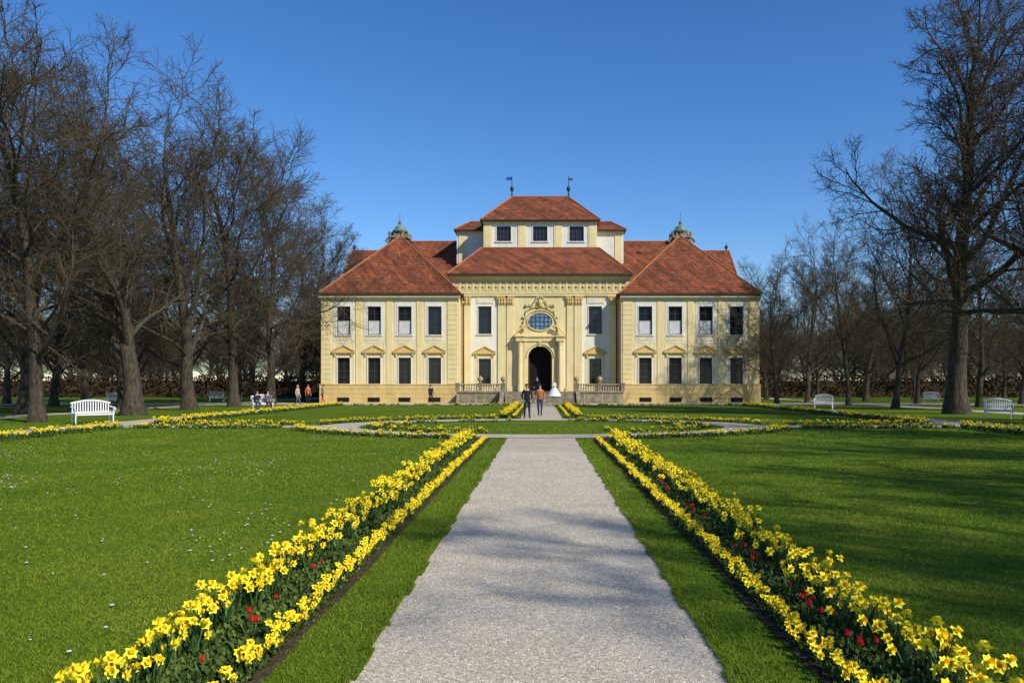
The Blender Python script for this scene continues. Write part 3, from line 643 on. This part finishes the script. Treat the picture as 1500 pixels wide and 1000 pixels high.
roofpart((-8.65,8.65,1.3,21,12.05,-5.85,5.85,6.05,16,15.25))
# portal
mb=MB(); pts=[(1.12*math.cos(t),4.2+1.12*math.sin(t)) for t in np.linspace(0,math.pi,17)]
ya,yb=CY_-.28,CY_-.002
def arch(mb,xo,zt,pts,hw,zb,ya,yb,mi):
    mb.box(-xo,-hw,ya,yb,zb,4.2,mi); mb.box(hw,xo,ya,yb,zb,4.2,mi)
    for a,b in zip(pts[:-1],pts[1:]):
        vs=[(a[0],ya,a[1]),(b[0],ya,b[1]),(b[0],ya,zt),(a[0],ya,zt)]
        vs2=[(p[0],yb,p[2]) for p in vs]; mb.add(vs+vs2,[(0,3,2,1),(4,5,6,7),(0,1,5,4)],mi)
    for s in (-1,1):
        x0_,x1_=sorted((s*hw,s*xo)); mb.add([(x0_,ya,4.2),(x1_,ya,4.2),(x1_,ya,zt),(x0_,ya,zt)],[(0,1,2,3)],mi)
        xs=s*xo; mb.add([(xs,ya,4.2),(xs,yb,4.2),(xs,yb,zt),(xs,ya,zt)],[(0,1,2,3)],mi)
arch(mb,1.5,5.75,pts,1.12,1.05,ya,yb,0)
pts2=[(1.30*math.cos(t),4.2+1.30*math.sin(t)) for t in np.linspace(0,math.pi,25)]; mb.tube([(p[0],ya-.02,p[1]) for p in pts2],.06,6,2)
mb.box(-.14,.14,ya-.14,ya-.002,5.25,5.74,2)
for s in (-1,1):
    mb.box(s*1.88-.34,s*1.88+.34,CY_-.26,CY_-.003,1.05,5.75,0)
    mb.lathe([(.27,1.05),(.27,1.35),(.22,1.42),(.25,1.5),(.20,1.6),(.195,3.2),(.165,5.35),(.21,5.4),(.18,5.45),(.26,5.74)],(s*1.88,CY_-.54,0),14,0)
for s in (-1,1):
    a,b=sorted((s*1.5,s*2.25)); mb.box(a,b,CY_-.82,CY_-.003,5.752,5.95,0); mb.box(a-.02,b+.02,CY_-.78,CY_-.003,5.952,6.15,2); a,b=sorted((s*1.44,s*2.38)); mb.box(a,b,CY_-.88,CY_-.003,6.152,6.28,0)
mb.box(-1.498,1.498,CY_-.38,CY_-.003,5.752,5.95,0); mb.box(-1.478,1.478,CY_-.35,CY_-.003,5.952,6.15,2); mb.box(-1.438,1.438,CY_-.44,CY_-.003,6.152,6.28,0)
for s in (-1,1):
    cp=[(s*(2.35-1.1*t),CY_-.42,6.38+.85*math.sin(t*1.5)) for t in np.linspace(0,1,9)]; mb.tube(cp,.07,6,0,(1,2.2))
    cp=[(s*(1.32+.13*math.cos(t)),CY_-.42,7.12+.13*math.sin(t)) for t in np.linspace(0,5.5,10)]; mb.tube(cp,.05,6,2)
    cp=[(s*(1.32+.4*t),CY_-.10,7.95+.7*(1-t)**2-1.2*t) for t in np.linspace(0,1,8)]; mb.tube(cp,.06,6,2)
    for j in range(4): mb.lathe([(.02,0),(.10,.07),(.12,.17),(.05,.3)],(s*(1.62+.1*math.sin(j*2)),CY_-.08,6.6+.42*j),7,2)
mb.tube([(1.38*math.cos(t),CY_-.10,7.6+1.08*math.sin(t)) for t in np.linspace(0.15,2.99,18)],.06,6,2)
mb.tube([(1.70*math.cos(t),CY_-.15,7.75+1.30*math.sin(t)) for t in np.linspace(0.7,2.44,18)],.05,6,2)
for s in (-1,1):
    cp=[(s*(.35+.75*t+.0),CY_-.13,9.5-.5*t+.18*math.sin(t*9)) for t in np.linspace(0,1,12)]; mb.tube(cp,.06,6,2)
    mb.lathe([(.02,0),(.10,.08),(.12,.2),(.06,.32),(.02,.4)],(s*1.3,CY_-.14,8.95),8,2)
mb.lathe([(.02,-.4),(.2,-.28),(.26,0),(.2,.28),(.02,.4)],(0,CY_-.12,9.35),10,2)
for k in range(5): a=math.radians(30+30*k); mb.lathe([(.03,0),(.08,.12),(.02,.28)],(.4*math.cos(a),CY_-.15,9.5+.3*math.sin(a)),6,2)
obj('portal',mb.mesh('portal',['yellow','pale','relief']),pal)
def ovz(x_): return .92*math.sqrt(max(0,1-(x_/1.2)**2))
mb=MB(); n=32; K2=[(1.2*math.cos(2*math.pi*k/n),.92*math.sin(2*math.pi*k/n)*(1 if math.sin(2*math.pi*k/n)>0 else .86)) for k in range(n)]
mb.tube([(x_,-.06,z_) for x_,z_ in K2]+[(K2[0][0],-.06,K2[0][1])],.06,6,0)
for xx in (-.78,-.4,0,.4,.78):
    hz=ovz(xx); mb.box(xx-.03,xx+.03,-.07,-.032,-hz*.86,hz,1)
for zz in (-.36,0.05,.46):
    hx=1.2*math.sqrt(1-(zz/.92)**2)*.98; mb.box(-hx,hx,-.066,-.034,zz-.03,zz+.03,1)
e=empty('window',(0,CY_-.02,7.55),parent=pal); obj('frame',mb.mesh('oval_frame',['yellow','frame']),e)
mb=MB(); mb.add([(x_,-.028,z_) for x_,z_ in K2],[tuple(range(n))]); obj('glass',mb.mesh('oval_glass',['skyglass']),e)
e=empty('door',(0,CY_,1.05),parent=pal); 
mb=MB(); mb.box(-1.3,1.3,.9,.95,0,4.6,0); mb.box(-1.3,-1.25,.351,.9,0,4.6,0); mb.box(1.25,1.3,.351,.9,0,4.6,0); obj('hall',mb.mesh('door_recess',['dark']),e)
for s in (-1,1):
    mb=MB(); x0_,x1_=sorted((s*1.08,s*.98)); mb.box(x0_,x1_,.0,.85,0.01,3.1,0)
    for q in range(3): x2=x0_-.02 if s>0 else x1_; mb.box(x2,x2+.02,.12,.72,.2+q*.98,1.0+q*.98,0)
    obj('door_leaf',mb.mesh('door_leaf',['wood']),e)
BY=6.2; bw=5.65; mb=MB(); cs3=[-3.62,0,3.62]; wz0,wz1=15.92,17.4
mb.wall(-bw,bw,14.9,18.0,BY,[(c-.72,c+.72,wz0,wz1) for c in cs3],.3,1,1)
for s in (-1,1): mb.add([(s*bw,BY,14.9),(s*bw,14,14.9),(s*bw,14,18),(s*bw,BY,18)],[(0,1,2,3) if s>0 else (0,3,2,1)],0)
mb.add([(-bw,14,14.9),(bw,14,14.9),(bw,14,18),(-bw,14,18)],[(0,3,2,1)],0)
for c in (-5.2,-1.8,1.8,5.2):
    mb.box(c-.42,c+.42,BY-.06,BY-.001,15.3,17.7,0); mb.box(c-.28,c+.28,BY-.08,BY-.061,15.5,17.55,0)
mb.box(-bw-.05,bw+.05,BY-.12,BY-.001,15.0,15.298,1); mb.box(-bw-.08,bw+.08,BY-.12,BY-.001,17.702,17.85,0); 
obj('wall',mb.mesh('belvedere_wall',['yellow','pale']),pal)
bf,bgm=winmeshes(1.44,1.48,4,3); bs=surround(1.44,1.48,.09,True,'pale',.04)
for c in cs3:
    e=empty('window',(c,BY,wz0),parent=pal); obj('frame',bf,e); obj('glass',bgm,e); obj('surround',bs,e)
rb=roofpart((-5.9,5.9,5.8,14.4,18.05,-2.92,2.92,10.0,10.2,21.25))
for s in (-1,1):
    mb=MB(); mb.lathe([(.12,0),(.08,.25),(.05,.5),(.16,.68),(.21,.85),(.16,1.02),(.04,1.15),(.03,2.2)],(0,0,0),10); 
    fn=obj('finial',mb.mesh('finial',['darkmetal'],True),pal,(s*2.95,10.1,21.25))
    mb=MB(); mb.add([(0,0,0),(-.55,.05,-.03),(-.55,.05,.3),(0,0,.33)] if s<0 else [(0,0,0),(.4,.05,-.03),(.4,.05,.2),(0,0,.23)],[(0,1,2,3)],0); obj('weather_vane',mb.mesh('flag',['blueflag' if s<0 else 'darkmetal']),pal,(s*2.95-.03*(-s),10.1,23.0))
    mb=MB(); a,b=sorted((s*5.67,s*8.5)); mb.box(a,b,8.2,12.5,14.0,17.35,1); mb.box(a+(0 if s>0 else -.05),b+(.05 if s>0 else 0),8.1,8.199,17.1,17.3,0)
    a2,b2=sorted((s*7.6,s*8.3)); mb.box(a2,b2,8.14,8.199,14.0,17.09,0)
    obj('wall',mb.mesh('side_wall',['yellow','pale']),pal)
    a,b=sorted((s*5.67,s*8.7)); c,d=sorted((s*5.67,s*7.3)); roofpart((a,b,7.8,12.9,17.45,c,d,10,10.6,18.65))
for s in (-1,1):
    mb=MB(); mb.tube([(s*7.2,1.85,9.6),(s*7.2,1.85,.3)],.07,8,0); mb.tube([(s*7.2,1.85,9.6),(s*7.15,1.3,10.0),(s*7.1,.2,10.02)],.07,8,0); obj('drainpipe',mb.mesh('drainpipe',['gutter'],True),pal)
mb=MB(); mb.box(-7.4,7.4,-2.4,1.74,0,0.98,0); mb.box(-7.43,7.43,-2.5,1.73,.982,1.05,1)
for k in range(9): mb.box(-7.1+k*1.6,-5.7+k*1.6-.02,-2.44,-2.401,.15,.85,1) if not (3<=k<=5) else None
obj('terrace',mb.mesh('terrace',['stone','greystone']),pal)
st=empty('staircase',(PX0,PY0-2.5,0)); tag(st,'broad stone steps rising to the palace terrace','staircase')
mb=MB()
for k in range(6): mb.box(-3.0-.02*k,3.0+.02*k,-.36*(6-k)-.02,-.02,.165*k,.165*(k+1)-.003,0)
obj('step',mb.mesh('steps',['greystone']),st)
for s in (-1,1):
    mb=MB(); a,b=sorted((s*3.15,s*3.5)); mb.prism_yz([(-2.5,0),(-.03,0),(-.03,1.15),(-.6,1.1),(-2.2,.3),(-2.5,.3)],a,b,0); obj('cheek_wall',mb.mesh('cheek_wall',['greystone']),st)
bp=[(.08,0),(.08,.05),(.045,.09),(.085,.22),(.075,.30),(.04,.42),(.055,.47),(.08,.49),(.08,.54)]
mb=MB(); mb.lathe(bp,(0,0,0),8); balm=mb.mesh('baluster',['stone'],True)
mb=MB(); mb.box(-.17,.17,-.17,.17,0,.72,0); mb.box(-.21,.21,-.21,.21,.722,.80,0); pierm=mb.mesh('pier',['greystone'])
mb=MB(); mb.lathe([(.12,0),(.08,.06),(.12,.11),(.22,.22),(.25,.33),(.22,.44),(.13,.54),(.04,.58),(.03,.62)],(0,0,0),12); urn=mb.mesh('stone_ball',['stone'],True)
for s in (-1,1):
    e=empty('balustrade',(PX0+s*5.3,PY0-2.25,1.05)); tag(e,'pale stone balustrade with ball-topped piers on the terrace','balustrade','terrace balustrades')
    a,b=-2.05,2.05
    mb=MB(); mb.box(a,b,-.13,.13,0,.08,0); mb.box(a,b,-.14,.14,.621,.715,0); obj('rail',mb.mesh('rail',['stone']),e)
    for px_ in (-2.05,0,2.05):
        p=obj('pier',pierm,e,(px_,0,0.001)); 
        if px_*s<1 : obj('finial',urn,p,(0,0,.80))
    for k in range(18):
        xx=-1.85+k*3.7/17
        if abs(xx)>.25: obj('baluster',balm,e,(xx,0,.081))
# ---------------------------------------------------------------- benches
def bench_meshes():
    out={}
    mb=MB()
    for k in range(6): mb.box(-.82,.82,-.42+k*.08,-.36+k*.08,.43+.012*abs(k-2.5)*.6,.455+.012*abs(k-2.5)*.6)
    mb.box(-.8,-.74,-.40,.08,.36,.425); mb.box(.74,.8,-.40,.08,.36,.425); mb.box(-.739,.739,-.41,-.37,.36,.42); out['seat']=mb.mesh('bench_seat',['white'])
    mb=MB(); top=lambda x_:.86+.13*math.cos(x_/.82*math.pi*.5)
    for k in range(15):
        xx=-.74+k*1.48/14; mb.box(xx-.022,xx+.022,.10,.125,.50,top(xx))
    mb.tube([(xx,.11,top(xx)+.02) for xx in np.linspace(-.82,.82,17)],.045,4); mb.box(-.8,.8,.095,.13,.46,.505); out['backrest']=mb.mesh('bench_back',['white'])
    for n_,s in (('armrest',-1),('armrest2',1)):
        mb=MB(); mb.tube([(s*.80,.1,.74),(s*.81,-.1,.70),(s*.82,-.35,.68),(s*.82,-.45,.64),(s*.82,-.44,.58)],.032,6); mb.box(s*.80-.025,s*.80+.025,-.36,-.31,.46,.67); out[n_]=mb.mesh('bench_armrest',['white'])
    mb=MB(); mb.tube([(0,0,0),(0,.02,.2),(0,0,.40)],[.025,.03,.04],6); out['leg']=mb.mesh('bench_leg',['white'])
    return out
BM=bench_meshes()
def bench(x_,y_,rz,lab='white painted wooden garden bench with arched slatted back',sx=.85):
    e=empty('garden_bench',(x_,y_,0),(0,0,rz),(sx,1,1)); tag(e,lab,'bench','white garden benches')
    for k,n_ in (('seat','seat'),('backrest','backrest'),('armrest','armrest'),('armrest2','armrest')): obj(n_,BM[k],e)
    for a,b in ((-.77,-.36),(.77,-.36),(-.77,.06),(.77,.06)): obj('leg',BM['leg'],e,(a,b,0))
bench(PXX(134,35.2),35.2,math.radians(50),sx=1.0)
bench(PXX(383,54),54,math.radians(35)); bench(PXX(168,66),66,math.radians(20)); bench(PXX(318,80),80,math.radians(10))
bench(PXX(1207,55.5),55.5,math.radians(-25),sx=.75); bench(PXX(1462,39.5),39.5,math.radians(-20),sx=.75); bench(PXX(1364,75),75,math.radians(-15))
# ---------------------------------------------------------------- people
def person(x_,y_,z_,rz,h,top,bot,hair,label,pose='stand',arms='down',cat='person',extra=None,armskin=False):
    P={};E=[];Rr={}
    def a(n_,p,r_,par=None,tg=None):
        P[n_]=Vector(p);Rr[n_]=r_
        if par: E.append((par,n_,tg))
    sit=pose=='sit'
    pz=.95 if not sit else .55
    a('pel',(0,0,pz),.135); a('sp',(0,.0,pz+.22),.12,'pel','t'); a('ch',(0,0,pz+.40),.14,'sp','t'); a('nk',(0,.0,pz+.56),.058,'ch','s')
    a('hb',(0,-.01,pz+.63),.075,'nk','s'); a('hd',(0,-.015,pz+.71),.098,'hb','s'); a('ht',(0,0,pz+.79),.07,'hd','s')
    a('ns',(0,-.12,pz+.69),.018,'hd','s')
    for s,q in ((-1,'l'),(1,'r')):
        a('sh'+q,(s*.175,0,pz+.47),.066,'ch','t')
        if arms=='down' : el=(s*.24,.03,pz+.19); wr=(s*.25,-.05,pz-.05)
        elif arms=='fold': el=(s*.25,.02,pz+.2); wr=(s*.08,-.2,pz+.17)
        elif arms=='hip' : el=(s*.28,.05,pz+.21); wr=(s*.20,-.07,pz+.01)
        if sit: el=(s*.23,-.05,pz+.2); wr=(s*.14,-.3,pz+.12)
        a('el'+q,el,.047,'sh'+q,'t'); a('wr'+q,wr,.032,'el'+q,'a')
        d=(Vector(wr)-Vector(el)).normalized(); pm=Vector(wr)+d*.06; a('pm'+q,pm,.034,'wr'+q,'s')
        sd=Vector((0,-1,0)) if abs(d.y)<.7 else Vector((1,0,0))
        for k,(o_,l_) in enumerate(((-.026,.075),(-.009,.085),(.009,.08),(.026,.065))):
            b1=pm+d*.035+sd*o_; a(f'f{k}{q}',b1+d*l_*.5,.009,'pm'+q,'s'); a(f'g{k}{q}',b1+d*l_+Vector((-s*.015,0,0)),.008,f'f{k}{q}','s')
        a('th'+q,pm+sd*.05+d*.015,.011,'pm'+q,'s')
        a('hp'+q,(s*.095,0,pz-.06),.100,'pel','b')
        if sit: kn=(s*.12,-.42,.50); an=(s*.12,-.42,.09); to=(s*.13,-.58,.035)
        elif pose=='walk': kn=(s*.10,-.10 if s>0 else -.02,.50); an=(s*.10,-.26*s if s>0 else .26,.10 if s>0 else .13); to=(s*.11,an[1]-.15,.04)
        else: kn=(s*.115,-.02,.50); an=(s*.13,.02,.09); to=(s*.15,-.14,.035)
        a('kn'+q,kn,.066,'hp'+q,'b'); a('an'+q,an,.045,'kn'+q,'b'); a('to'+q,to,.038,'an'+q,'f')
    names=list(P); ix={n_:i for i,n_ in enumerate(names)}
    me=bpy.data.meshes.new('tmp'); me.from_pydata([P[n_] for n_ in names],[(ix[p],ix[c]) for p,c,_ in E],[])
    ob=bpy.data.objects.new('tmp',me); COL.objects.link(ob)
    ob.modifiers.new('s','SKIN'); 
    sv=me.skin_vertices[0].data
    for i,n_ in enumerate(names):
        r_=Rr[n_]; sv[i].radius=(r_*(1.2 if n_ in('pel','sp','ch') else 1),r_*(.85 if n_ in('pel','sp','ch') else 1)) ; sv[i].use_root=(n_=='pel')
    ob.modifiers.new('b','SUBSURF').levels=1
    dg=bpy.context.evaluated_depsgraph_get(); dg.update(); bm_=bpy.data.meshes.new_from_object(ob.evaluated_get(dg)); bpy.data.objects.remove(ob)
    bm_.name='person_body'; bm_.materials.clear()
    for k in (top,bot,'skin','shoe'): bm_.materials.append(M[k])
    cm={'t':0,'a':2 if armskin else 0,'b':1,'s':2,'f':3}
    for f in bm_.polygons:
        c=f.center; best=9;bt='t'
        for p,ch,tg in E:
            A=P[p];B=P[ch];d=B-A;t=max(0,min(1,(c-A).dot(d)/d.length_squared)); ds=(A+d*t-c).length-.6*(Rr[p]*(1-t)+Rr[ch]*t)
            if ds<best: best=ds;bt=tg
        if bt=='b' and c.z<.08 : bt='f'
        f.material_index=cm[bt]; f.use_smooth=True
    s_=h/1.77
    b=obj('person',bm_,None,(x_,y_,z_),(0,0,rz),(s_,)*3); tag(b,label,cat)
    mb=MB(); z=pz+.70
    prof=[(.098,-.02),(.112,.05),(.098,.10),(.06,.135),(.0,.148)]
    mb.lathe(prof,(0,.022,z),12); mb.box(-.085,.085,.04,.105,z-.10,z+.02) if hair[1] else None
    obj('hair',mb.mesh('hair',[hair[0]],True),b)
    mb=MB()
    for q in (-1,1): mb.lathe([(.0,-.010),(.011,0),(.0,.010)],(q*.034,-.098,z+.015),6,0)
    mb.box(-.022,.022,-.092,-.082,z-.055,z-.047,1)
    obj('face',mb.mesh('face',['hairdark','redcloth']),b)
    return b,pz
person(PXX(772,39.6),39.6,.006,0.15,1.72,'black','navy',('hairdark',False),'man in dark jacket and dark blue trousers standing on gravel','stand','hip')
p,_=person(PXX(791,43.0),43.0,.006,-.1,1.68,'orange','jeans',('hairdark',False),'person in orange jacket and blue jeans walking on gravel','walk','down')
p,_=person(PX0+1.25,PY0-3.05,.66,.3,1.42,'dress','dress',('hairblond',True),'bride in wide white wedding dress on the steps','stand','fold')
mb=MB(); n=20
prof=[(.17,1.12),(.19,1.0),(.33,.8),(.52,.5),(.68,.22),(.78,.02)]
vs=[];fs=[]
for j,(r_,z) in enumerate(prof):
    for k in range(n*2):
        a_=2*math.pi*k/(n*2); q=r_*(1+.05*(k%2)*(j/5)+.25*max(0,math.sin(a_))*(j/5)); vs.append((q*math.cos(a_),q*math.sin(a_),z))
for j in range(len(prof)-1):
    for k in range(n*2): A=j*n*2+k;B=j*n*2+(k+1)%(n*2); fs.append((A,A+n*2,B+n*2,B))
mb.add(vs,fs); obj('dress',mb.mesh('dress',['dress'],True),p)
person(PX0-.25,PY0-3.0,.66,-.4,1.70,'black','black',('hairdark',False),'groom in black suit standing on the stone steps','stand','down')
person(PXX(631,70.5),70.5,.016,.6,1.68,'black','black',('hairdark',True),'person in long black coat walking on gravel forecourt','walk','down')
person(PXX(436,62),62,0,1.2,1.66,'beige','greycloth',('hairblond',True),'woman in beige top and grey trousers walking','walk','down')
person(PXX(451,67),67,0.016,.8,1.70,'orange','black',('hairdark',False),'person in orange jacket and black trousers on lawn','stand','down')
person(PXX(473,70),70,0.016,-.8,1.66,'beige','redcloth',('hairdark',False),'person in beige shirt and red trousers on gravel','walk','down')
bx,by=PXX(383,54),54; ca,sa=math.cos(math.radians(35)),math.sin(math.radians(35))
for q,t_,b_ in ((-.35,'navy','jeans'),(.36,'greycloth','black')):
    person(bx+q*ca-(-.18)*sa,by+q*sa+(-.18)*ca,0,math.radians(35),1.66,t_,b_,('hairdark',False),'person in dark clothes sitting on white bench','sit')
